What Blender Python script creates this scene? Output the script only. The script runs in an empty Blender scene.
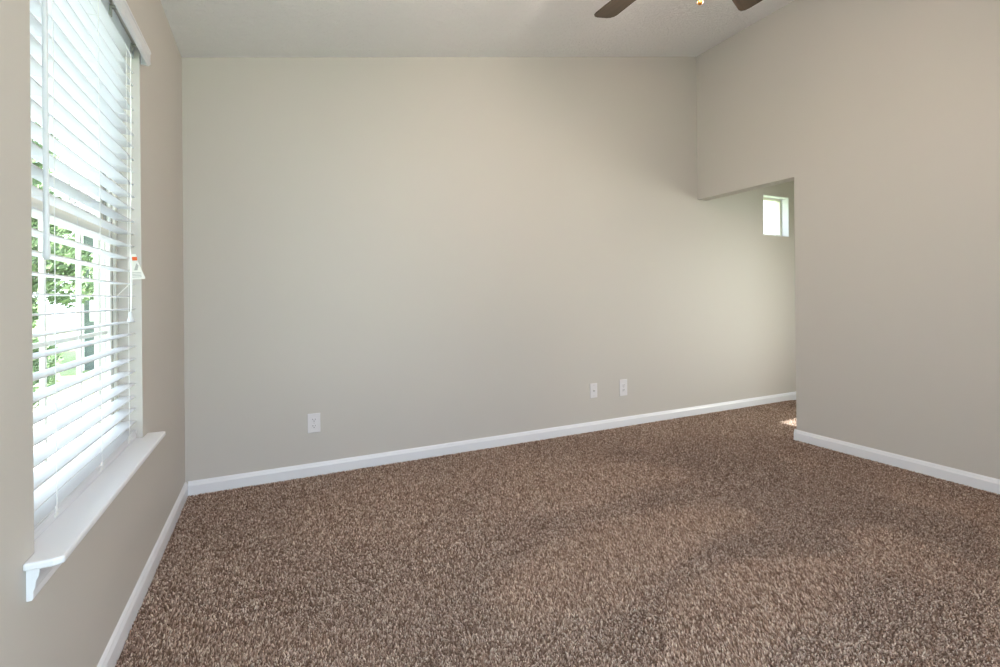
import bpy, bmesh, math, random
from mathutils import Vector, Matrix
random.seed(4)
sc = bpy.context.scene
COL = sc.collection
R = math.radians

# ------------------------------------------------------------------ camera
cam_d = bpy.data.cameras.new('camera'); cam = bpy.data.objects.new('camera', cam_d); COL.objects.link(cam)
cam_d.sensor_width = 36.0; cam_d.lens = 474.6168 * 36 / 1000
cam_d.shift_x = 0.0; cam_d.shift_y = (297.9362 - 333.5) / 1000
cam_d.clip_start = .02; cam_d.clip_end = 200
yaw, pit, rol = 0.44773, 0.00099, -0.0094
fw = Vector((math.sin(yaw) * math.cos(pit), math.cos(yaw) * math.cos(pit), math.sin(pit)))
r0 = Vector((math.cos(yaw), -math.sin(yaw), 0)); u0 = r0.cross(fw)
rr = math.cos(rol) * r0 + math.sin(rol) * u0; uu = -math.sin(rol) * r0 + math.cos(rol) * u0
cam.matrix_world = Matrix(((rr.x, uu.x, -fw.x, .4443), (rr.y, uu.y, -fw.y, -3.1501), (rr.z, uu.z, -fw.z, 1.0793), (0, 0, 0, 1)))
sc.camera = cam

# ------------------------------------------------------------------ colour management, world, lights
vs = sc.view_settings
vs.view_transform = 'Standard'; vs.look = 'None'; vs.gamma = 1; vs.exposure = 0.0
try: vs.use_curve_mapping = False
except Exception: pass
sc.cycles.max_bounces = 14; sc.cycles.diffuse_bounces = 8; sc.cycles.transparent_max_bounces = 16
sc.cycles.use_denoising = True
sc.cycles.sample_clamp_indirect = 8

def s2l(c):
    return tuple(((v / 255) / 12.92 if v <= 10 else (((v / 255) + .055) / 1.055) ** 2.4) for v in c) + (1.0,)

world = bpy.data.worlds.new('sky'); sc.world = world; world.use_nodes = True
nt = world.node_tree; nt.nodes.clear()
wo = nt.nodes.new('ShaderNodeOutputWorld'); bg = nt.nodes.new('ShaderNodeBackground')
tc = nt.nodes.new('ShaderNodeTexCoord'); sp = nt.nodes.new('ShaderNodeSeparateXYZ'); cr = nt.nodes.new('ShaderNodeValToRGB')
cr.color_ramp.elements[0].position = .0; cr.color_ramp.elements[0].color = (.88, .95, 1.02, 1)
cr.color_ramp.elements[1].position = .8; cr.color_ramp.elements[1].color = (.72, .86, 1.0, 1)
nt.links.new(tc.outputs['Generated'], sp.inputs[0]); nt.links.new(sp.outputs['Z'], cr.inputs[0])
nt.links.new(cr.outputs[0], bg.inputs['Color']); nt.links.new(bg.outputs[0], wo.inputs['Surface'])
bg.inputs['Strength'].default_value = 4.5

def light(name, kind, loc, energy, color, target=None, size=None, size_y=None, radius=None, spread=None):
    d = bpy.data.lights.new(name, kind); d.energy = energy; d.color = color
    o = bpy.data.objects.new(name, d); COL.objects.link(o); o.location = loc
    if kind == 'AREA':
        d.shape = 'RECTANGLE'; d.size = size; d.size_y = size_y
        if spread: d.spread = R(spread)
    if radius is not None: d.shadow_soft_size = radius
    if target is not None:
        o.rotation_euler = (Vector(target) - Vector(loc)).to_track_quat('-Z', 'Y').to_euler()
    return o
sun = light('sun', 'SUN', (8, 2, 8), 24.0, (1, 1, .99), target=(8 - 1.0, 2 - .08, 8 - .85))
sun.data.angle = R(1.0)
# fill lamp added at the unseen rear door; daylight from the hall front door
light('rear_fill_light', 'AREA', (1.0, -3.86, 1.1), 36, (.58, .76, 1.0), target=(1.0, 0, 1.1), size=1.5, size_y=1.9)
light('hall_daylight', 'AREA', (6.27, -1.9, 1.15), 12, (1.0, .98, .88), target=(4.0, 0, .80), size=.6, size_y=1.6, spread=75)

# ------------------------------------------------------------------ materials
def mat(name, col, rough=.6, spec=.4, metal=0, emis=None, estr=0, build=None, coat=0):
    m = bpy.data.materials.new(name); m.use_nodes = True
    b = m.node_tree.nodes['Principled BSDF']
    b.inputs['Base Color'].default_value = s2l(col); b.inputs['Roughness'].default_value = rough
    b.inputs['Specular IOR Level'].default_value = spec; b.inputs['Metallic'].default_value = metal
    b.inputs['Coat Weight'].default_value = coat
    if emis: b.inputs['Emission Color'].default_value = s2l(emis); b.inputs['Emission Strength'].default_value = estr
    if build: build(m.node_tree, b)
    return m
def N(t, k, **kw):
    n = t.nodes.new(k)
    for a, v in kw.items(): setattr(n, a, v)
    return n
def coords(t, scale=(1, 1, 1)):
    c = N(t, 'ShaderNodeTexCoord'); m = N(t, 'ShaderNodeMapping'); m.inputs['Scale'].default_value = scale
    t.links.new(c.outputs['Object'], m.inputs[0]); return m.outputs[0]
def noise(t, vec, scale, detail=3, rough=.5, dist=0):
    n = N(t, 'ShaderNodeTexNoise'); n.inputs['Scale'].default_value = scale; n.inputs['Detail'].default_value = detail
    n.inputs['Roughness'].default_value = rough; n.inputs['Distortion'].default_value = dist
    t.links.new(vec, n.inputs['Vector']); return n.outputs['Fac']
def ramp(t, fac, stops):
    n = N(t, 'ShaderNodeValToRGB'); e = n.color_ramp.elements
    while len(e) < len(stops): e.new(.5)
    for q, (p, c) in zip(e, stops): q.position = p; q.color = c if len(c) == 4 else s2l(c)
    t.links.new(fac, n.inputs[0]); return n.outputs[0]
def bump(t, b, h, strength, dist):
    n = N(t, 'ShaderNodeBump'); n.inputs['Strength'].default_value = strength; n.inputs['Distance'].default_value = dist
    t.links.new(h, n.inputs['Height']); t.links.new(n.outputs[0], b.inputs['Normal']); return n
def mix(t, fac, a, b_, mode='MIX'):
    n = N(t, 'ShaderNodeMix', data_type='RGBA', blend_type=mode)
    if isinstance(fac, float): n.inputs[0].default_value = fac
    else: t.links.new(fac, n.inputs[0])
    for s, v in ((6, a), (7, b_)):
        if isinstance(v, tuple): n.inputs[s].default_value = v
        else: t.links.new(v, n.inputs[s])
    return n.outputs[2]

def b_wall(t, b):
    v = coords(t)
    bump(t, b, noise(t, v, 180, 3), .10, .0012)
def b_ceiling(t, b):
    v = coords(t, (1, 1.9, 1))
    a = noise(t, v, 26, 5, .62, 1.2); c = noise(t, v, 70, 3, .5, .6)
    h = mix(t, .35, ramp(t, a, [(.42, (0, 0, 0, 1)), (.62, (1, 1, 1, 1))]), c)
    bump(t, b, h, .85, .008)
def b_carpet(t, b):
    v = coords(t)
    t.links.new(ramp(t, noise(t, v, 110, 3, .7), [(.3, (84, 66, 56)), (.7, (140, 116, 100))]), b.inputs['Base Color'])
def b_pile(t, b):
    a = N(t, 'ShaderNodeAttribute', attribute_name='yarn')
    t.links.new(a.outputs['Color'], b.inputs['Base Color'])
def b_slat(t, b):      # thin white slats let a little daylight through
    o = t.nodes['Material Output']; m = N(t, 'ShaderNodeMixShader'); tr = N(t, 'ShaderNodeBsdfTranslucent')
    tr.inputs['Color'].default_value = s2l((240, 243, 248)); m.inputs[0].default_value = .15
    t.links.new(b.outputs[0], m.inputs[1]); t.links.new(tr.outputs[0], m.inputs[2]); t.links.new(m.outputs[0], o.inputs['Surface'])
def b_wood(t, b):
    v = coords(t, (1, 12, 12))
    f = noise(t, v, 6, 5, .6, .6)
    t.links.new(ramp(t, f, [(.3, (38, 32, 25)), (.7, (62, 53, 42))]), b.inputs['Base Color'])
def b_grass(t, b):
    v = coords(t)
    f = noise(t, v, 9, 5, .7)
    t.links.new(ramp(t, f, [(.3, (128, 146, 104)), (.7, (170, 184, 136))]), b.inputs['Base Color'])
def b_leaf(t, b):
    v = coords(t)
    f = noise(t, v, 5, 3, .6)
    t.links.new(ramp(t, f, [(.3, (84, 108, 72)), (.7, (132, 152, 112))]), b.inputs['Base Color'])
def b_concrete(t, b):
    f = noise(t, coords(t), 5, 4, .6)
    t.links.new(ramp(t, f, [(.3, (196, 194, 188)), (.7, (222, 219, 212))]), b.inputs['Base Color'])
def b_siding(t, b):
    w = N(t, 'ShaderNodeTexWave', wave_type='BANDS', bands_direction='Z', wave_profile='SAW'); w.inputs['Scale'].default_value = 2.6
    t.links.new(coords(t), w.inputs['Vector']); bump(t, b, w.outputs['Fac'], 1.0, .02)

M = dict(
    wall=mat('wall_paint', (201, 196, 190), .55, .3, build=b_wall),
    ceiling=mat('ceiling_texture', (244, 243, 245), .85, .2, build=b_ceiling),
    carpet=mat('carpet', (120, 98, 86), 1.0, .05, build=b_carpet),
    pile=mat('carpet_pile', (130, 108, 95), .9, .08, build=b_pile),
    trim=mat('trim_paint', (235, 236, 241), .35, .45),
    vinyl=mat('window_vinyl', (238, 237, 226), .4, .45),
    track=mat('window_track', (168, 166, 158), .5, .4),
    blind=mat('blind_slat', (232, 234, 238), .38, .4, build=b_slat),
    cord=mat('blind_cord', (240, 240, 238), .8, .2),
    tag=mat('tag_card', (238, 240, 234), .5, .4), orange=mat('tag_orange', (228, 104, 48), .5), tagline=mat('tag_print', (176, 182, 180), .6),
    plate=mat('outlet_plastic', (226, 223, 226), .35, .5), slot=mat('outlet_slot', (70, 66, 66), .6),
    screw=mat('outlet_screw', (190, 188, 186), .35, .5, .6),
    bronze=mat('fan_bronze', (66, 54, 44), .4, .5, .7), wood=mat('fan_blade_wood', (72, 56, 44), .45, .4, build=b_wood),
    brass=mat('fan_brass', (196, 138, 70), .28, .5, .9), chain=mat('fan_chain', (170, 130, 80), .35, .5, .9),
    shade=mat('frosted_glass_shade', (250, 240, 220), .5, .4, emis=(255, 226, 186), estr=1.6),
    bulb=mat('lamp_bulb', (255, 240, 215), .4, .4, emis=(255, 222, 176), estr=8),
    grass=mat('grass', (120, 150, 80), .9, .1, build=b_grass), leaf=mat('leaf', (110, 145, 80), .7, .2, build=b_leaf),
    bark=mat('bark', (104, 88, 72), .9, .1), concrete=mat('concrete', (210, 207, 200), .9, .1, build=b_concrete),
    siding=mat('house_siding', (112, 122, 124), .7, .2, build=b_siding), house_trim=mat('house_trim', (244, 244, 242), .6, .3),
    roof=mat('roof_shingle', (120, 118, 116), .9, .1), dark=mat('house_glass', (150, 158, 160), .15, .5),
    door=mat('door_paint', (226, 224, 220), .4, .4),
)
def glass_mat():
    m = bpy.data.materials.new('window_glass'); m.use_nodes = True; t = m.node_tree; t.nodes.clear()
    o = N(t, 'ShaderNodeOutputMaterial'); mx = N(t, 'ShaderNodeMixShader'); tr = N(t, 'ShaderNodeBsdfTransparent'); gl = N(t, 'ShaderNodeBsdfGlossy')
    tr.inputs[0].default_value = (.96, .98, .97, 1); gl.inputs['Roughness'].default_value = .02; mx.inputs[0].default_value = .05
    t.links.new(tr.outputs[0], mx.inputs[1]); t.links.new(gl.outputs[0], mx.inputs[2]); t.links.new(mx.outputs[0], o.inputs[0]); return m
M['glass'] = glass_mat()

# ------------------------------------------------------------------ mesh helpers
def box(bm, x0, x1, y0, y1, z0, z1, mi=0):
    vs_ = [bm.verts.new(p) for p in ((x0, y0, z0), (x1, y0, z0), (x1, y1, z0), (x0, y1, z0), (x0, y0, z1), (x1, y0, z1), (x1, y1, z1), (x0, y1, z1))]
    for f in ((3, 2, 1, 0), (4, 5, 6, 7), (0, 1, 5, 4), (1, 2, 6, 5), (2, 3, 7, 6), (3, 0, 4, 7)):
        bm.faces.new([vs_[i] for i in f]).material_index = mi
    return vs_
def prism(bm, pts, axis, a, b):
    """pts: outline in the two other axes (in x,y,z order); axis: 0,1,2 of extrusion from a to b"""
    def P(p, v):
        q = list(p); q.insert(axis, v); return q
    A = [bm.verts.new(P(p, a)) for p in pts]; B = [bm.verts.new(P(p, b)) for p in pts]
    n = len(pts); bm.faces.new(A); bm.faces.new(B[::-1])
    for i in range(n): bm.faces.new((A[i], B[i], B[(i + 1) % n], A[(i + 1) % n]))
def tube(bm, pts, r, seg=8, r2=None):
    pts = [Vector(p) for p in pts]; rings = []
    for i, p in enumerate(pts):
        d = (pts[min(i + 1, len(pts) - 1)] - pts[max(i - 1, 0)]).normalized()
        a = Vector((0, 0, 1)) if abs(d.z) < .9 else Vector((1, 0, 0))
        s = d.cross(a).normalized(); t = d.cross(s)
        k = r if r2 is None else r + (r2 - r) * i / (len(pts) - 1)
        rings.append([bm.verts.new(p + k * (math.cos(2 * math.pi * j / seg) * s + math.sin(2 * math.pi * j / seg) * t)) for j in range(seg)])
    for a, b in zip(rings, rings[1:]):
        for j in range(seg): bm.faces.new((a[j], a[(j + 1) % seg], b[(j + 1) % seg], b[j]))
    bm.faces.new(rings[0][::-1]); bm.faces.new(rings[-1])
def lathe(bm, prof, c=(0, 0, 0), seg=32, close=True):
    rings = []
    for r, z in prof:
        rings.append([bm.verts.new((c[0] + max(r, 1e-4) * math.cos(2 * math.pi * j / seg), c[1] + max(r, 1e-4) * math.sin(2 * math.pi * j / seg), c[2] + z)) for j in range(seg)])
    for a, b in zip(rings, rings[1:]):
        for j in range(seg): bm.faces.new((a[j], a[(j + 1) % seg], b[(j + 1) % seg], b[j]))
    if close: bm.faces.new(rings[0][::-1]); bm.faces.new(rings[-1])
def obj(name, bm, mats, parent=None, bevel=0, smooth=False, loc=None, rot=None, seg=2):
    bmesh.ops.recalc_face_normals(bm, faces=bm.faces)
    me = bpy.data.meshes.new(name); bm.to_mesh(me); bm.free()
    for m in (mats if isinstance(mats, (list, tuple)) else [mats]): me.materials.append(m)
    if smooth:
        for p in me.polygons: p.use_smooth = True
    o = bpy.data.objects.new(name, me); COL.objects.link(o)
    if parent: o.parent = parent
    if loc: o.location = loc
    if rot: o.rotation_euler = rot
    if bevel:
        b = o.modifiers.new('bevel', 'BEVEL'); b.width = bevel; b.segments = seg; b.limit_method = 'ANGLE'; b.angle_limit = R(35)
    return o
def thing(name, label, cat, loc=(0, 0, 0), rz=0, group=None):
    o = bpy.data.objects.new(name, None); COL.objects.link(o); o.empty_display_size = .05
    o.location = loc; o.rotation_euler = (0, 0, rz); o['label'] = label; o['category'] = cat
    if group: o['group'] = group
    return o
def tag(o, label, cat, group=None):
    o['label'] = label; o['category'] = cat
    if group: o['group'] = group
    return o
def struct(name, bm, m, label=None, cat=None, parent=None, bevel=0):
    o = obj(name, bm, m, parent, bevel)
    if parent is None:
        o['kind'] = 'structure'
        if label: o['label'] = label; o['category'] = cat
    return o

# ------------------------------------------------------------------ room shell
W, SL, Z0 = 3.987, .2134, 2.44            # room width, ceiling slope, height at the window wall
YR, YD, HD = -3.70, -.8965, 1.971         # rear wall, near edge of the doorway, header height
WY0, WY1, WZ0, WZ1 = -1.855, -.948, .555, 2.045   # window opening
ZB = -.009                                # carpet backing; the pile tops stand at 0
LY0, LY1 = -.56, -.34                     # narrow side window at the end of the hall
XH = 6.30                                 # far side of the hall
T = .14
def zc(x): return Z0 + SL * x

bm = bmesh.new(); box(bm, -T, XH + T, YR - T, T, -.12, -.009)
struct('floor', bm, M['carpet'], 'mottled brown cut pile carpet with vacuum marks across the room and hall', 'carpet')

# the cut pile: one object of a few hundred thousand leaning yarn ends
import numpy as np
rng = np.random.default_rng(7)
def pile(x0, x1, y0, y1, cell):
    nx, ny = int((x1 - x0) / cell), int((y1 - y0) / cell)
    gx, gy = np.meshgrid(np.arange(nx), np.arange(ny)); n = nx * ny
    x = x0 + (gx.ravel() + .5 + rng.uniform(-.5, .5, n)) * cell; y = y0 + (gy.ravel() + .5 + rng.uniform(-.5, .5, n)) * cell
    return np.stack([x, y, np.full(n, cell)], 1)
XI, YE = .016, -.016
tf = [pile(XI, W - .016, -1.35, YE, .0068), pile(XI, W - .016, -3.05, -1.35, .0053), pile(XI, W - .016, YR + .01, -3.05, .0085),
      pile(W - .016, 5.3, YD + .016, YE, .0072), pile(W + .131, 5.3, -2.2, YD + .016, .0085)]
tf = np.concatenate(tf); n = len(tf)
cell = tf[:, 2]; px, py = tf[:, 0], tf[:, 1]
# nap: the vacuum leaves wedge shaped strokes that lean one way or the other
LIGHT = [[(1.302, -1.03), (1.822, -.367), (2.709, -.786), (2.649, -1.064), (1.853, -1.115)],
         [(1.186, -1.489), (1.856, -1.259), (2.591, -1.466), (2.571, -1.589), (1.964, -1.707), (1.492, -1.841), (1.154, -1.77)],
         [(1.30, -2.16), (1.745, -1.83), (2.416, -1.858), (2.553, -2.039), (2.349, -2.101), (1.708, -2.254)],
         [(.046, -1.265), (.119, -1.132), (.428, -1.312), (.742, -1.694), (.264, -1.496)],
         [(2.776, -1.869), (2.928, -1.899), (2.835, -2.107), (2.694, -2.11)], [(.536, -.35), (1.202, -.276), (1.442, -.554), (.973, -1.133), (.536, -.84)]]
DARK = [[(1.74, -1.126), (2.606, -1.104), (2.625, -1.387), (1.893, -1.246), (1.115, -1.485)],
        [(1.477, -1.859), (2.495, -1.613), (2.45, -1.835), (1.763, -1.821), (1.445, -2.023)],
        [(2.575, -.408), (3.424, -.955), (3.408, -2.187), (3.025, -2.311), (3.012, -1.894), (2.605, -2.029), (2.45, -1.835), (2.649, -1.064)],
        [(2.534, -2.065), (2.73, -2.406), (2.335, -2.533), (1.745, -2.241)]]
def inside(px, py, poly):
    r = np.zeros(px.shape, bool); m = len(poly)
    for i in range(m):
        (xa, ya_), (xb, yb_) = poly[i], poly[(i + 1) % m]
        c = ((ya_ > py) != (yb_ > py)) & (px < (xb - xa) * (py - ya_) / (yb_ - ya_ + 1e-12) + xa); r ^= c
    return r
def stroke(px, py):
    jx = px + rng.normal(0, .022, n) + .03 * np.sin(9 * py + 3 * px); jy = py + rng.normal(0, .022, n) + .03 * np.sin(8 * px - 4 * py)
    k = .12 + .28 * np.sin(2.3 * px + 3.1 * py + 1.1 * np.sin(2.7 * py)) + .22 * np.sin(8.1 * px - 5.2 * py + 1.4 * np.sin(6 * py))
    for q_, p_ in enumerate(DARK): k = np.where(inside(jx, jy, p_), (-.30 if q_ == 3 else -.75) + .2 * k, k)
    for p_ in LIGHT: k = np.where(inside(jx, jy, p_), 1.0 + .2 * k, k)
    return k
k = stroke(px, py)
lean = .64 * k
dxn, dyn = np.cos(.9 + .5 * k), np.sin(.9 + .5 * k)
ang = rng.uniform(0, 2 * np.pi, n); rl = rng.uniform(.15, .85, n)
L = rng.uniform(.0076, .0106, n)
ox = (dxn * lean + np.cos(ang) * rl) * L; oy = (dyn * lean + np.sin(ang) * rl) * L
ra = cell * rng.uniform(.36, .56, n)
ph = rng.uniform(0, 2 * np.pi, n)
V = np.zeros((n, 10, 3), np.float32)
for q, (u, rs, tw) in enumerate(((0, 1.0, 0), (.55, 1.05, .7), (.92, .72, 1.4))):
    for j in range(3):
        th = ph + tw + j * 2 * np.pi / 3
        V[:, q * 3 + j, 0] = px + ox * u ** 1.6 + ra * rs * np.cos(th); V[:, q * 3 + j, 1] = py + oy * u ** 1.6 + ra * rs * np.sin(th)
        V[:, q * 3 + j, 2] = ZB + L * u * .98
V[:, 9, 0] = px + ox * 1.05; V[:, 9, 1] = py + oy * 1.05; V[:, 9, 2] = ZB + L
lim = (V[:, :, 0] < W - .0145) | (py > YD + .017)[:, None] | (V[:, :, 0] > W + .12)
V[:, :, 0] = np.where(lim, V[:, :, 0], W - .0145); V[:, :, 0] = np.maximum(V[:, :, 0], .0145); V[:, :, 1] = np.minimum(V[:, :, 1], -.0147)
fq = [];
for q in range(2):
    for j in range(3): fq.append((q * 3 + j, q * 3 + (j + 1) % 3, q * 3 + 3 + (j + 1) % 3, q * 3 + 3 + j))
tri = [(6, 7, 9), (7, 8, 9), (8, 6, 9)]
loc_ = np.array([i for f_ in fq for i in f_] + [i for f_ in tri for i in f_], np.int32)
loops = (np.arange(n, dtype=np.int32)[:, None] * 10 + loc_[None]).ravel()
tot = np.tile(np.array([4] * 6 + [3] * 3, np.int32), n); start = np.concatenate([[0], np.cumsum(tot)[:-1]]).astype(np.int32)
me = bpy.data.meshes.new('carpet_pile'); me.vertices.add(n * 10); me.vertices.foreach_set('co', V.ravel())
me.loops.add(len(loops)); me.loops.foreach_set('vertex_index', loops)
me.polygons.add(n * 9); me.polygons.foreach_set('loop_start', start)
me.update(calc_edges=True)
pal = np.array([s2l(c)[:3] for c in ((131, 106, 92), (162, 136, 121), (190, 164, 149), (217, 194, 178), (237, 219, 204))])
ci = rng.choice(5, n, p=(.24, .26, .24, .17, .09)); cc = pal[ci] * rng.uniform(.88, 1.12, (n, 1))
col4 = np.ones((n, 10, 4), np.float32); col4[:, :, :3] = cc[:, None, :]
at = me.color_attributes.new('yarn', 'FLOAT_COLOR', 'POINT'); at.data.foreach_set('color', col4.ravel())
me.materials.append(M['pile']); me.validate()
cp = bpy.data.objects.new('carpet_pile', me); COL.objects.link(cp)
cp['kind'] = 'stuff'; cp['label'] = 'mottled brown cut pile of the carpet with vacuum strokes'; cp['category'] = 'carpet pile'

bm = bmesh.new()
box(bm, -T, 0, YR - T, WY0, ZB, Z0 + .03); box(bm, -T, 0, WY1, T, ZB, Z0 + .03)
box(bm, -T, 0, WY0, WY1, ZB, WZ0); box(bm, -T, 0, WY0, WY1, WZ1, Z0 + .03)
struct('wall_left', bm, M['wall'], 'greige painted wall pierced by the tall window', 'wall')

SX0, SX1, SZ0, SZ1 = 4.90, 5.305, 1.690, 2.100    # small hall window
bm = bmesh.new()
prism(bm, [(0, ZB), (W + .115, ZB), (W + .115, zc(W + .115) + .03), (0, zc(0) + .03)], 1, 0, T)
box(bm, W + .115, SX0, 0, T, ZB, 2.5); box(bm, SX1, XH + T, 0, T, ZB, 2.5)
box(bm, SX0, SX1, 0, T, ZB, SZ0); box(bm, SX0, SX1, 0, T, SZ1, 2.5)
struct('wall_back', bm, M['wall'], 'long greige wall running from the window corner into the hall', 'wall')

bm = bmesh.new()
prism(bm, [(W, ZB), (W + .115, ZB), (W + .115, zc(W + .115) + .02), (W, zc(W) + .02)], 1, YR, YD)
prism(bm, [(W, HD), (W + .115, HD), (W + .115, zc(W + .115) + .02), (W, zc(W) + .02)], 1, YD, 0)
struct('wall_right', bm, M['wall'], 'greige partition wall with the doorless opening to the hall', 'wall')

bm = bmesh.new()
DX0, DX1, DZ = .20, 1.80, 2.13
prism(bm, [(0, ZB), (DX0, ZB), (DX0, zc(DX0) + .02), (0, zc(0) + .02)], 1, YR - T, YR)
prism(bm, [(DX1, ZB), (W + .115, ZB), (W + .115, zc(W + .115) + .02), (DX1, zc(DX1) + .02)], 1, YR - T, YR)
prism(bm, [(DX0, DZ), (DX1, DZ), (DX1, zc(DX1) + .02), (DX0, zc(DX0) + .02)], 1, YR - T, YR)
box(bm, W + .115, XH + T, YR - T, YR, ZB, 2.5)
struct('wall_rear', bm, M['wall'])
bm = bmesh.new()
box(bm, XH, XH + T, YR, -2.35, ZB, 2.5); box(bm, XH, XH + T, -1.45, LY0, ZB, 2.5); box(bm, XH, XH + T, -2.35, -1.45, 2.05, 2.5)
box(bm, XH, XH + T, LY1, 0, ZB, 2.5); box(bm, XH, XH + T, LY0, LY1, ZB, .35); box(bm, XH, XH + T, LY0, LY1, 1.78, 2.5)
struct('wall_hall', bm, M['wall'])

bm = bmesh.new()
prism(bm, [(-T, zc(-T)), (W + .115, zc(W + .115)), (W + .115, zc(W + .115) + .12), (-T, zc(-T) + .12)], 1, YR - T, T)
struct('ceiling', bm, M['ceiling'], 'off white textured ceiling sloping up from the window wall', 'ceiling')
bm = bmesh.new(); box(bm, W + .115, XH + T, YR - T, T, 2.5, 2.6)
struct('ceiling_hall', bm, M['ceiling'])

# baseboards: flat face with a moulded top, extruded along each wall
HB, TB = .074, .014
PROF = [(0, ZB), (TB, ZB), (TB, .050), (TB - .0025, .056), (TB - .004, .0585), (TB - .0065, .066), (.003, .0715), (.001, HB), (0, HB)]
bm = bmesh.new(); prism(bm, [(x, z) for x, z in PROF], 1, YR, -.0005)
struct('baseboard_left', bm, M['trim'], 'white baseboard along the floor under the tall window', 'baseboard')
bm = bmesh.new(); prism(bm, [(-x - .0003, z) for x, z in PROF], 0, TB, XH)      # pts in (y, z)
struct('baseboard_back', bm, M['trim'], 'long white baseboard under the three wall plates and into the hall', 'baseboard')
bm = bmesh.new()
prism(bm, [(W - x, z) for x, z in PROF], 1, YR, YD + TB)
prism(bm, [(YD + x, z) for x, z in PROF], 0, W - TB + .001, W + .115 + TB)
prism(bm, [(W + .115 + x, z) for x, z in PROF], 1, YR, YD + TB)
struct('baseboard_right', bm, M['trim'], 'white baseboard ending at the doorless hall opening', 'baseboard')

# ------------------------------------------------------------------ unseen rear door added to let in fill light, hall front door
pd = thing('fill_door', 'white framed glazed door added in the unseen rear wall for fill light', 'door'); pd['kind'] = 'structure'
bm = bmesh.new()
for (a, b, c, d) in ((DX0, DX0 + .05, ZB, DZ), (DX1 - .05, DX1, ZB, DZ), (DX0, DX1, DZ - .05, DZ), (DX0, DX1, ZB, .05), (.97, 1.03, .05, DZ - .05)):
    box(bm, a, b, YR - .10, YR - .04, c, d)
obj('door_frame', bm, M['vinyl'], pd, .003)
bm = bmesh.new(); box(bm, DX0 + .05, DX1 - .05, YR - .075, YR - .069, .05, DZ - .05); obj('pane', bm, M['glass'], pd)
fd = thing('door_2', 'white front door with glass panel at the end of the hall', 'door'); fd['kind'] = 'structure'
bm = bmesh.new()
for (a, b, c, d) in ((-2.35, -2.30, 0, 2.05), (-1.50, -1.45, 0, 2.05), (-2.30, -1.50, 2.0, 2.05), (-2.30, -2.2, 0, 2.0), (-1.6, -1.5, 0, 2.0), (-2.2, -1.6, 0, .25), (-2.2, -1.6, 1.88, 2.0)):
    box(bm, XH + .04, XH + .085, a, b, c, d)
obj('door_leaf', bm, M['door'], fd, .003)
bm = bmesh.new(); box(bm, XH + .06, XH + .066, -2.2, -1.6, .25, 1.88); obj('pane', bm, M['glass'], fd)
sw = thing('window_3', 'narrow side window at the end of the hall', 'window'); sw['kind'] = 'structure'
bm = bmesh.new()
for (a, b, c, d) in ((LY0, LY0 + .025, .35, 1.78), (LY1 - .025, LY1, .35, 1.78), (LY0 + .025, LY1 - .025, .35, .39), (LY0 + .025, LY1 - .025, 1.74, 1.78)):
    box(bm, XH + .04, XH + .085, a, b, c, d)
obj('window_frame', bm, M['vinyl'], sw, .002)
bm = bmesh.new(); box(bm, XH + .06, XH + .066, LY0 + .025, LY1 - .025, .39, 1.74); obj('pane', bm, M['glass'], sw)

# ------------------------------------------------------------------ tall window in the left wall
wn = thing('window_1', 'tall white vinyl double hung window with grids behind the blinds', 'window'); wn['kind'] = 'structure'
ZS = .568
bm = bmesh.new()                                   # outer frame and side tracks
for y0, y1 in ((WY0, WY0 + .022), (WY1 - .022, WY1)):
    box(bm, -.136, -.072, y0, y1, ZS, WZ1)
box(bm, -.136, -.072, WY0, WY1, WZ1 - .03, WZ1); box(bm, -.136, -.072, WY0 + .022, WY1 - .022, ZS, ZS + .02)
obj('window_frame', bm, M['vinyl'], wn, .002)
bm = bmesh.new()
for y in (WY0 + .022, WY1 - .022):
    s = 1 if y < -1.4 else -1
    for x in (-.084, -.101, -.118): box(bm, x - .003, x + .003, min(y, y + s * .012), max(y, y + s * .012), ZS + .02, WZ1 - .03)
obj('track', bm, M['track'], wn)
ya, yb = WY0 + .034, WY1 - .034
def sash(name, x0, x1, z0, z1):
    fr = bmesh.new(); st = .034
    box(fr, x0, x1, ya, ya + st, z0, z1); box(fr, x0, x1, yb - st, yb, z0, z1)
    box(fr, x0, x1, ya + st, yb - st, z0, z0 + .045); box(fr, x0, x1, ya + st, yb - st, z1 - .035, z1)
    o = obj(name, fr, M['vinyl'], wn, .0025)
    g = bmesh.new(); xm = (x0 + x1) / 2
    box(g, xm - .002, xm + .002, ya + st, yb - st, z0 + .045, z1 - .035); obj('pane', g, M['glass'], o)
    m = bmesh.new(); L = yb - ya - 2 * st
    for k in (1, 2):
        y = ya + st + L * k / 3; box(m, xm - .006, xm + .006, y - .0065, y + .0065, z0 + .045, z1 - .035)
    zm = (z0 + .045 + z1 - .035) / 2
    for k in range(3):
        y0 = ya + st + L * k / 3 + (.0065 if k else 0); y1 = ya + st + L * (k + 1) / 3 - (.0065 if k < 2 else 0)
        box(m, xm - .006, xm + .006, y0, y1, zm - .0065, zm + .0065)
    obj('muntin_grid', m, M['vinyl'], o, .002)
    return o
lo = sash('lower_sash', -.103, -.080, ZS + .02, 1.345)
up = sash('upper_sash', -.128, -.105, 1.305, WZ1 - .03)
bm = bmesh.new(); box(bm, -.098, -.072, -1.44, -1.37, 1.345, 1.356); tube(bm, [(-.085, -1.405, 1.356), (-.085, -1.405, 1.366)], .011, 16)
box(bm, -.084, -.060, -1.411, -1.399, 1.362, 1.368)
obj('sash_lock', bm, M['vinyl'], wn, .001)

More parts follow.
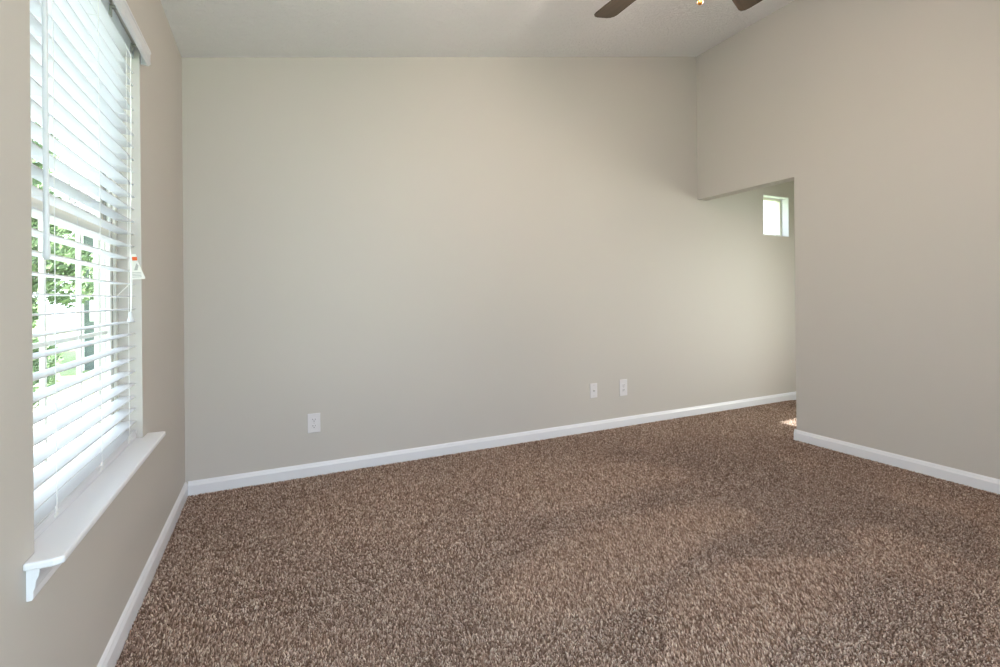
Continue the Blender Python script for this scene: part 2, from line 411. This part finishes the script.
# drywall corner return is the wall itself; stool with apron
bm = bmesh.new()
P = [(-.075, WY0), (0, WY0), (0, -1.908), (.046, -1.908), (.062, -1.900), (.062, -.888), (.056, -.880), (0, -.880), (0, WY1), (-.075, WY1)]
prism(bm, P, 2, ZS - .016, ZS)
struct('window_sill', bm, M['trim'], parent=wn, bevel=.004)
bm = bmesh.new()
AP = [(0, .486), (.009, .486), (.011, .491), (.011, .504), (.014, .511), (.015, .524), (.019, .532), (.021, .543), (.021, ZS - .016), (0, ZS - .016)]
prism(bm, AP, 1, -1.893, -.895)
struct('sill_apron', bm, M['trim'], parent=wn, bevel=.001)

# ------------------------------------------------------------------ blind
XF, XB = -.018, -.066
bl = thing('window_blind', 'white two inch horizontal blind with open slats hanging in the tall window', 'blind', (-.042, -1.4015, WZ1))
OX, OY, OZ = .042, 1.4015, -WZ1
def bobj(name, bm, m, parent=None, bevel=0, smooth=False):
    bmesh.ops.translate(bm, verts=bm.verts, vec=(OX, OY, OZ)); return obj(name, bm, m, parent or bl, bevel, smooth)
by0, by1 = WY0 + .006, WY1 - .007
PITCH = .0465
slz = [.632 + PITCH * k for k in range(30)]
slz = [z for z in slz if z < 1.965]
def slat(bm, z, x0=XF, x1=XB, th=.0028, camber=.0012, jit=0):
    n = 5; top = []; bot = []
    for i in range(n + 1):
        u = i / n; x = x0 + (x1 - x0) * u; c = camber * 4 * u * (1 - u)
        top.append((x, z + c + th)); bot.append((x, z + c))
    prism(bm, top + bot[::-1], 1, by0 + jit, by1 + jit)
bm = bmesh.new()
for z in slz: slat(bm, z, jit=random.uniform(-.001, .001))
bobj('slats', bm, M['blind'])
bm = bmesh.new()
for k in range(3): slat(bm, .587 + .0046 * k, th=.0030, camber=.0004, jit=random.uniform(-.002, .002), x0=XF + random.uniform(-.001, .001))
bobj('stacked_slats', bm, M['blind'])
bm = bmesh.new(); box(bm, XB, XF, by0, by1, ZS + .001, .5855); bobj('bottom_rail', bm, M['blind'], bevel=.003)
bm = bmesh.new(); box(bm, -.070, -.016, by0 - .002, by1 + .004, 1.994, 2.04)
hr = bobj('headrail', bm, M['blind'], bevel=.002)
LAD = (-1.690, -1.360, -1.058)
for y in LAD:
    bm = bmesh.new()
    for x in (XF + .0022, XB - .0022): tube(bm, [(x, y, .589), (x, y, 1.992)], .0009, 6)
    for z in slz: tube(bm, [(XF + .0022, y, z - .0012), (XB - .0022, y, z - .0012)], .0006, 5)
    bobj('ladder_cord', bm, M['cord'])
    bm = bmesh.new()
    box(bm, XF - .001, XF + .0025, y - .009, y + .009, .578, .583); box(bm, XF - .001, XF + .002, y - .003, y + .003, .583, .602)
    tube(bm, [(XF + .003, y - .014, .588), (XF + .004, y - .005, .594), (XF + .003, y + .006, .588), (XF + .004, y + .014, .594)], .0009, 6)
    bobj('cord_clip', bm, M['cord'], bevel=.0008)
# valance: board on the face of the wall with a moulded profile and returns
bm = bmesh.new()
VP = [(.020, 1.983), (.024, 1.984), (.032, 1.994), (.030, 1.996), (.030, 2.028), (.033, 2.034), (.031, 2.043), (.024, 2.049), (.020, 2.049)]
prism(bm, VP, 1, -1.895, -.926)
va = bobj('valance', bm, M['blind'])
for y in (-.935, -1.895):
    bm = bmesh.new(); box(bm, .0006, .020, y, y + .009, 1.984, 2.046); bobj('valance_return', bm, M['blind'])
for y in (-1.75, -1.25, -1.0):
    bm = bmesh.new(); box(bm, -.014, .020, y - .008, y + .008, 2.020, 2.026); box(bm, -.0140, -.011, y - .008, y + .008, 1.994, 2.0205)
    bobj('valance_clip', bm, M['track'])
# tilt wand
bm = bmesh.new()
WX, WYp = .006, -1.802
lathe(bm, [(.0035, 1.172), (.0065, 1.178), (.0068, 1.195), (.0056, 1.21), (.0052, 1.50), (.0050, 1.93), (.004, 1.945), (.0015, 1.95)], (WX, WYp, 0), 10)
tube(bm, [(WX, WYp, 1.945), (WX - .006, WYp, 1.965), (-.013, WYp, 1.985), (-.020, WYp, 1.995)], .0016, 6)
bobj('tilt_wand', bm, M['blind'], smooth=True)
# lift cords, tassel and warning tag
bm = bmesh.new()
CY = -1.150
for dy, ph in ((0, 0), (.007, 1.5)):
    pts = []
    for k in range(25):
        z = 1.995 - (1.995 - 1.04) * k / 24
        lean = (-1.078 + dy) + (CY - (-1.078)) * min(1, k / 16)
        pts.append((.000 + .010 * min(1, k / 12), lean + .0025 * math.sin(k * .9 + ph), z))
    pts[0] = (-.020, pts[0][1], 1.998)
    tube(bm, pts, .0011, 6)
tube(bm, [(.008, -1.150, 1.140), (.004, -1.175, 1.128), (-.002, -1.215, 1.110), (-.004, -1.240, 1.100)], .0013, 6)
tube(bm, [(.012, -1.150, 1.045), (.016, -1.156, 1.15), (.013, -1.148, 1.23), (.009, -1.140, 1.26)], .0011, 6)
bobj('lift_cord', bm, M['cord'])
bm = bmesh.new(); lathe(bm, [(.002, .034), (.0045, .030), (.0060, .016), (.0095, .004), (.0095, 0), (.007, -.002)], (.010, CY - .002, 1.012), 14)
bobj('tassel', bm, M['blind'], smooth=True)
tg = bmesh.new()      # local: x across, y thickness, z up
prism(tg, [(-.006, .084), (.006, .084), (.009, .060), (.0255, .002), (.0245, -.003), (-.0215, -.003), (-.0205, .002), (-.009, .060)], 1, -.0008, .0008)
bmesh.ops.rotate(tg, verts=tg.verts, cent=(0, 0, 0), matrix=Matrix.Rotation(R(-6), 3, 'Y'))
TGL = (.024 + OX, -1.130 + OY, 1.160 + OZ); TGR = (0, 0, R(38) - 0)
to = obj('warning_tag', tg, M['tag'], bl, loc=TGL, rot=TGR); to['label'] = 'small white warning tag with an orange rectangle'
def rotY(bm): bmesh.ops.rotate(bm, verts=bm.verts, cent=(0, 0, 0), matrix=Matrix.Rotation(R(-6), 3, 'Y'))
tm = bmesh.new(); box(tm, -.0075, .0075, -.0016, -.0009, .062, .074); rotY(tm); obj('orange_mark', tm, M['orange'], to)
tm = bmesh.new(); prism(tm, [(-.006, .028), (.004, .028), (.009, .044), (.004, .052)], 1, -.0014, -.0009)
for z in (.004, .009, .014, .019): box(tm, -.015, .015, -.0012, -.0009, z, z + .0018)
rotY(tm); obj('printed_text', tm, M['tagline'], to)

# ------------------------------------------------------------------ small hall window
w2 = thing('window_2', 'small square white window high on the hall wall', 'window'); w2['kind'] = 'structure'
bm = bmesh.new(); f = .030
box(bm, SX0, SX0 + f, .076, .125, SZ0, SZ1); box(bm, SX1 - f, SX1, .076, .125, SZ0, SZ1)
box(bm, SX0 + f, SX1 - f, .076, .125, SZ0, SZ0 + f); box(bm, SX0 + f, SX1 - f, .076, .125, SZ1 - f, SZ1)
obj('window_frame', bm, M['vinyl'], w2, .002)
bm = bmesh.new(); box(bm, SX0 + f, SX1 - f, .098, .102, SZ0 + f, SZ1 - f); obj('pane', bm, M['glass'], w2)
bm = bmesh.new()     # painted liner of the opening
box(bm, SX0 - .0, SX0 + .006, .001, .076, SZ0, SZ1); box(bm, SX1 - .006, SX1, .001, .076, SZ0, SZ1)
box(bm, SX0 + .006, SX1 - .006, .001, .076, SZ0, SZ0 + .006); box(bm, SX0 + .006, SX1 - .006, .001, .076, SZ1 - .006, SZ1)
obj('jamb', bm, M['trim'], w2)

# ------------------------------------------------------------------ wall plates (local: x along wall, -y into the room)
def plate(loc, label, w=.074, h=.118, kind='duplex', group=None):
    t = thing('electrical_outlet' if kind != 'jack' else 'cable_jack', label, 'outlet' if kind != 'jack' else 'wall jack', loc)
    bm = bmesh.new(); box(bm, -w / 2, w / 2, -.006, -.0002, -h / 2, h / 2)
    obj('cover_plate', bm, M['plate'], t, .0028, seg=3)
    if kind == 'duplex':
        for s in (1, -1):
            bm = bmesh.new(); pts = []
            for k in range(24):
                a = 2 * math.pi * k / 24; x = .0172 * math.cos(a); z = max(-.0135, min(.0135, .0172 * math.sin(a))); pts.append((x, z + s * .0195))
            prism(bm, pts, 1, -.0085, -.0058); rc = obj('receptacle', bm, M['plate'], t, .0006)
            bm = bmesh.new()
            box(bm, -.0085, -.0060, -.0089, -.0084, s * .0195 + .000, s * .0195 + .0080); box(bm, .0058, .0083, -.0089, -.0084, s * .0195 + .0008, s * .0195 + .0074)
            tube(bm, [(0, -.0084, s * .0195 - .0065), (0, -.0089, s * .0195 - .0065)], .0028, 12)
            obj('slots', bm, M['slot'], rc)
        bm = bmesh.new(); tube(bm, [(0, -.0058, 0), (0, -.0074, 0)], .0030, 12); obj('screw', bm, M['screw'], t)
    elif kind == 'jack':
        bm = bmesh.new(); tube(bm, [(0, -.0058, 0), (0, -.0085, 0)], .0075, 6); tube(bm, [(0, -.0085, 0), (0, -.016, 0)], .0046, 14)
        obj('coaxial_socket', bm, M['screw'], t)
        for s in (1, -1):
            bm = bmesh.new(); tube(bm, [(0, -.0058, s * .042), (0, -.0072, s * .042)], .0028, 12); obj('screw', bm, M['screw'], t)
    return t
plate((.672, 0, .320), 'white duplex outlet low on the wall, alone nearest the window corner')
plate((2.791, 0, .324), 'smaller white plate with one centre socket, beside the double outlet', w=.070, h=.117, kind='jack')
plate((3.097, 0, .321), 'white duplex outlet beside the jack plate, nearest the hall opening', w=.080, h=.137)

# ------------------------------------------------------------------ ceiling fan
HX, HY, HZ = 1.992, -1.835, 2.50
fan = thing('ceiling_fan', 'dark bronze ceiling fan with brown wooden blades hanging from sloped ceiling', 'ceiling fan', (HX, HY, HZ))
ct = zc(HX) - HZ
bm = bmesh.new(); lathe(bm, [(.0, ct + .012), (.066, ct + .012), (.068, ct - .02), (.055, ct - .055), (.028, ct - .075), (.0, ct - .078)], seg=36)
obj('canopy', bm, M['bronze'], fan, smooth=True)
bm = bmesh.new(); tube(bm, [(0, 0, ct - .07), (0, 0, .15)], .013, 16); obj('downrod', bm, M['bronze'], fan, smooth=True)
bm = bmesh.new(); lathe(bm, [(.0, .165), (.035, .165), (.06, .150), (.105, .125), (.125, .09), (.125, .04), (.105, .012), (.085, -.01), (.07, -.03), (.07, -.05), (.0, -.052)], seg=40)
obj('motor_housing', bm, M['bronze'], fan, smooth=True)
def blade_bm():
    bm = bmesh.new(); r0_, r1_ = .175, .625
    up_ = [(r0_, .046), (.30, .062), (.50, .069), (.590, .071), (.608, .066), (.6210, .050), (r1_, .030)]
    pts = up_ + [(x, -y) for x, y in up_[::-1]]
    prism(bm, pts, 2, -.003, .003); return bm
def iron_bm():
    bm = bmesh.new(); prism(bm, [(.09, .018), (.15, .016), (.20, .034), (.235, .030), (.25, 0), (.235, -.030), (.20, -.034), (.15, -.016), (.09, -.018)], 2, -.0075, -.0032); return bm
blade0 = None
for k in range(5):
    a = R(92.5 - 72 * k)
    if blade0 is None:
        blade0 = obj('blade', blade_bm(), M['wood'], fan, .0015); iron0 = obj('blade_bracket', iron_bm(), M['bronze'], blade0, .001)
        b = blade0
    else:
        b = blade0.copy(); COL.objects.link(b); b.parent = fan
        i = iron0.copy(); COL.objects.link(i); i.parent = b
    b.rotation_euler = Matrix.Rotation(a, 3, 'Z').__matmul__(Matrix.Rotation(R(-12), 3, 'X')).to_euler(); b.location = (0, 0, 0)
bm = bmesh.new(); lathe(bm, [(0, -.05), (.05, -.052), (.058, -.07), (.058, -.10), (.045, -.125), (.018, -.14), (.012, -.155), (.0, -.158)], seg=32)
obj('light_fitter', bm, M['bronze'], fan, smooth=True)
for k in range(4):
    a = R(30 + 90 * k); d = Vector((math.cos(a), math.sin(a), 0))
    bm = bmesh.new(); tube(bm, [d * .05 + Vector((0, 0, -.09)), d * .08 + Vector((0, 0, -.062)), d * .105 + Vector((0, 0, -.060)), d * .118 + Vector((0, 0, -.075))], .008, 10)
    arm = obj('light_arm', bm, M['bronze'], fan, smooth=True)
    bm = bmesh.new(); lathe(bm, [(.016, 0), (.024, -.008), (.030, -.03), (.040, -.055), (.056, -.078), (.060, -.088), (.057, -.088), (.053, -.077), (.037, -.053), (.027, -.03), (.021, -.008), (.014, -.002)], seg=28, close=False)
    rot = Vector((0, 0, -1)).rotation_difference((d * .9 + Vector((0, 0, -1))).normalized()).to_euler()
    sh = obj('lamp_shade', bm, M['shade'], arm, smooth=True, loc=tuple(d * .118 + Vector((0, 0, -.074))), rot=rot)
    bm = bmesh.new(); lathe(bm, [(.008, -.01), (.012, -.02), (.020, -.038), (.022, -.05), (.018, -.062), (.008, -.069), (.0, -.070)], seg=16)
    obj('bulb', bm, M['bulb'], arm, smooth=True, loc=tuple(d * .118 + Vector((0, 0, -.074))), rot=rot)
    light('fan_bulb_light', 'POINT', tuple(Vector((HX, HY, HZ)) + d * .215 + Vector((0, 0, -.185))), 12.5, (1, .79, .67), radius=.035)
bm = bmesh.new()
z = -.118
while z > -.272: lathe(bm, [(.0004, z), (.0015, z - .0013), (.0004, z - .0026)], (-.045, 0, 0), seg=6); z -= .0034
ch = obj('pull_chain', bm, M['chain'], fan)
bm = bmesh.new(); n = 10
lathe(bm, [(.0105 * math.sin(math.pi * i / n), .0105 * math.cos(math.pi * i / n)) for i in range(n + 1)], (-.045, 0, -.2815), 18)
pb = obj('pull_ball', bm, M['brass'], ch, smooth=True); pb['label'] = 'shiny copper coloured ball'

# ------------------------------------------------------------------ outdoors, seen through the tall window
GZ = -.45
bm = bmesh.new(); box(bm, -40, 30, -20, 60, GZ - .2, GZ)
o = struct('lawn', bm, M['grass'], 'sunlit green lawn outside the tall window', 'lawn')
bm = bmesh.new(); box(bm, -6.5, -.16, -6.0, 6.5, GZ + .001, GZ + .03)
struct('driveway', bm, M['concrete'], 'pale concrete driveway outside the tall window', 'driveway')
def tree(loc, h, rad, nleaf, label, name='tree', trunk=True, seed=1):
    rnd = random.Random(seed); t = thing(name, label, 'tree' if trunk else 'shrub', loc)
    bm = bmesh.new()
    tube(bm, [(0, 0, 0), (.03, .02, h * .35), (-.02, .04, h * .62), (.02, .0, h * .85)], .09 if trunk else .03, 10, .025)
    for k in range(7):
        a = k * 2.4; z = h * (.35 + .06 * k); tube(bm, [(0, .02, z), (rad * .35 * math.cos(a), rad * .35 * math.sin(a), z + rad * .25), (rad * .7 * math.cos(a), rad * .7 * math.sin(a), z + rad * .5)], .03, 6, .01)
    obj('trunk', bm, M['bark'], t, smooth=True)
    bm = bmesh.new(); cl = []
    for k in range(26):
        a = rnd.uniform(0, 6.28); q = rnd.uniform(.1, .75) ** .6 * rad; cl.append((q * math.cos(a), q * math.sin(a), h * rnd.uniform(.20 if trunk else .15, .95), rnd.uniform(.28, .48) * rad))
    for k in range(nleaf):
        c = rnd.choice(cl); v = Vector((rnd.gauss(0, 1), rnd.gauss(0, 1), rnd.gauss(0, 1))).normalized() * c[3] * rnd.uniform(.7, 1.05)
        p = Vector(c[:3]) + v; n_ = Vector((rnd.gauss(0, 1), rnd.gauss(0, 1), rnd.gauss(.5, 1))).normalized()
        s = n_.orthogonal().normalized(); u_ = n_.cross(s); L = rnd.uniform(.05, .085)
        vs_ = [bm.verts.new(p + q) for q in (-s * L, u_ * L * .45 + n_ * L * .1, s * L, -u_ * L * .45 + n_ * L * .1)]
        bm.faces.new(vs_)
    f_ = obj('foliage', bm, M['leaf'], t)
    return t
tree((-3.80, 7.9, GZ), 4.6, 1.15, 24000, 'leafy green tree beyond the driveway, seen between the blind slats', seed=3)
tree((-2.95, 5.9, GZ), .95, .50, 5000, 'low green shrub at the edge of the driveway', 'shrub', False, seed=8)
hs = thing('house', 'white sided neighbouring house seen through the tall window', 'house', (0, 0, GZ))
bm = bmesh.new(); box(bm, -3.42, 4, 10.5, 16, 0, 3.4); obj('siding_wall', bm, M['siding'], hs)
bm = bmesh.new(); prism(bm, [(10.0, 3.4), (13.25, 5.2), (16.5, 3.4)], 0, -3.8, 4.4); obj('roof', bm, M['roof'], hs)
for x in (-3.25, -1.6):
    bm = bmesh.new()
    for (a, b, c, d) in ((x, x + .08, 1.1, 2.6), (x + .72, x + .8, 1.1, 2.6), (x + .08, x + .72, 1.1, 1.18), (x + .08, x + .72, 2.52, 2.6), (x + .08, x + .72, 1.81, 1.87)):
        box(bm, a, b, 10.44, 10.52, c, d)
    wf = obj('window', bm, M['house_trim'], hs)
    bm = bmesh.new(); box(bm, x + .08, x + .72, 10.47, 10.50, 1.18, 2.52); obj('pane', bm, M['dark'], wf)
bm = bmesh.new(); box(bm, -3.45, -3.36, 10.46, 10.52, 0, 3.4); obj('corner_board', bm, M['house_trim'], hs)
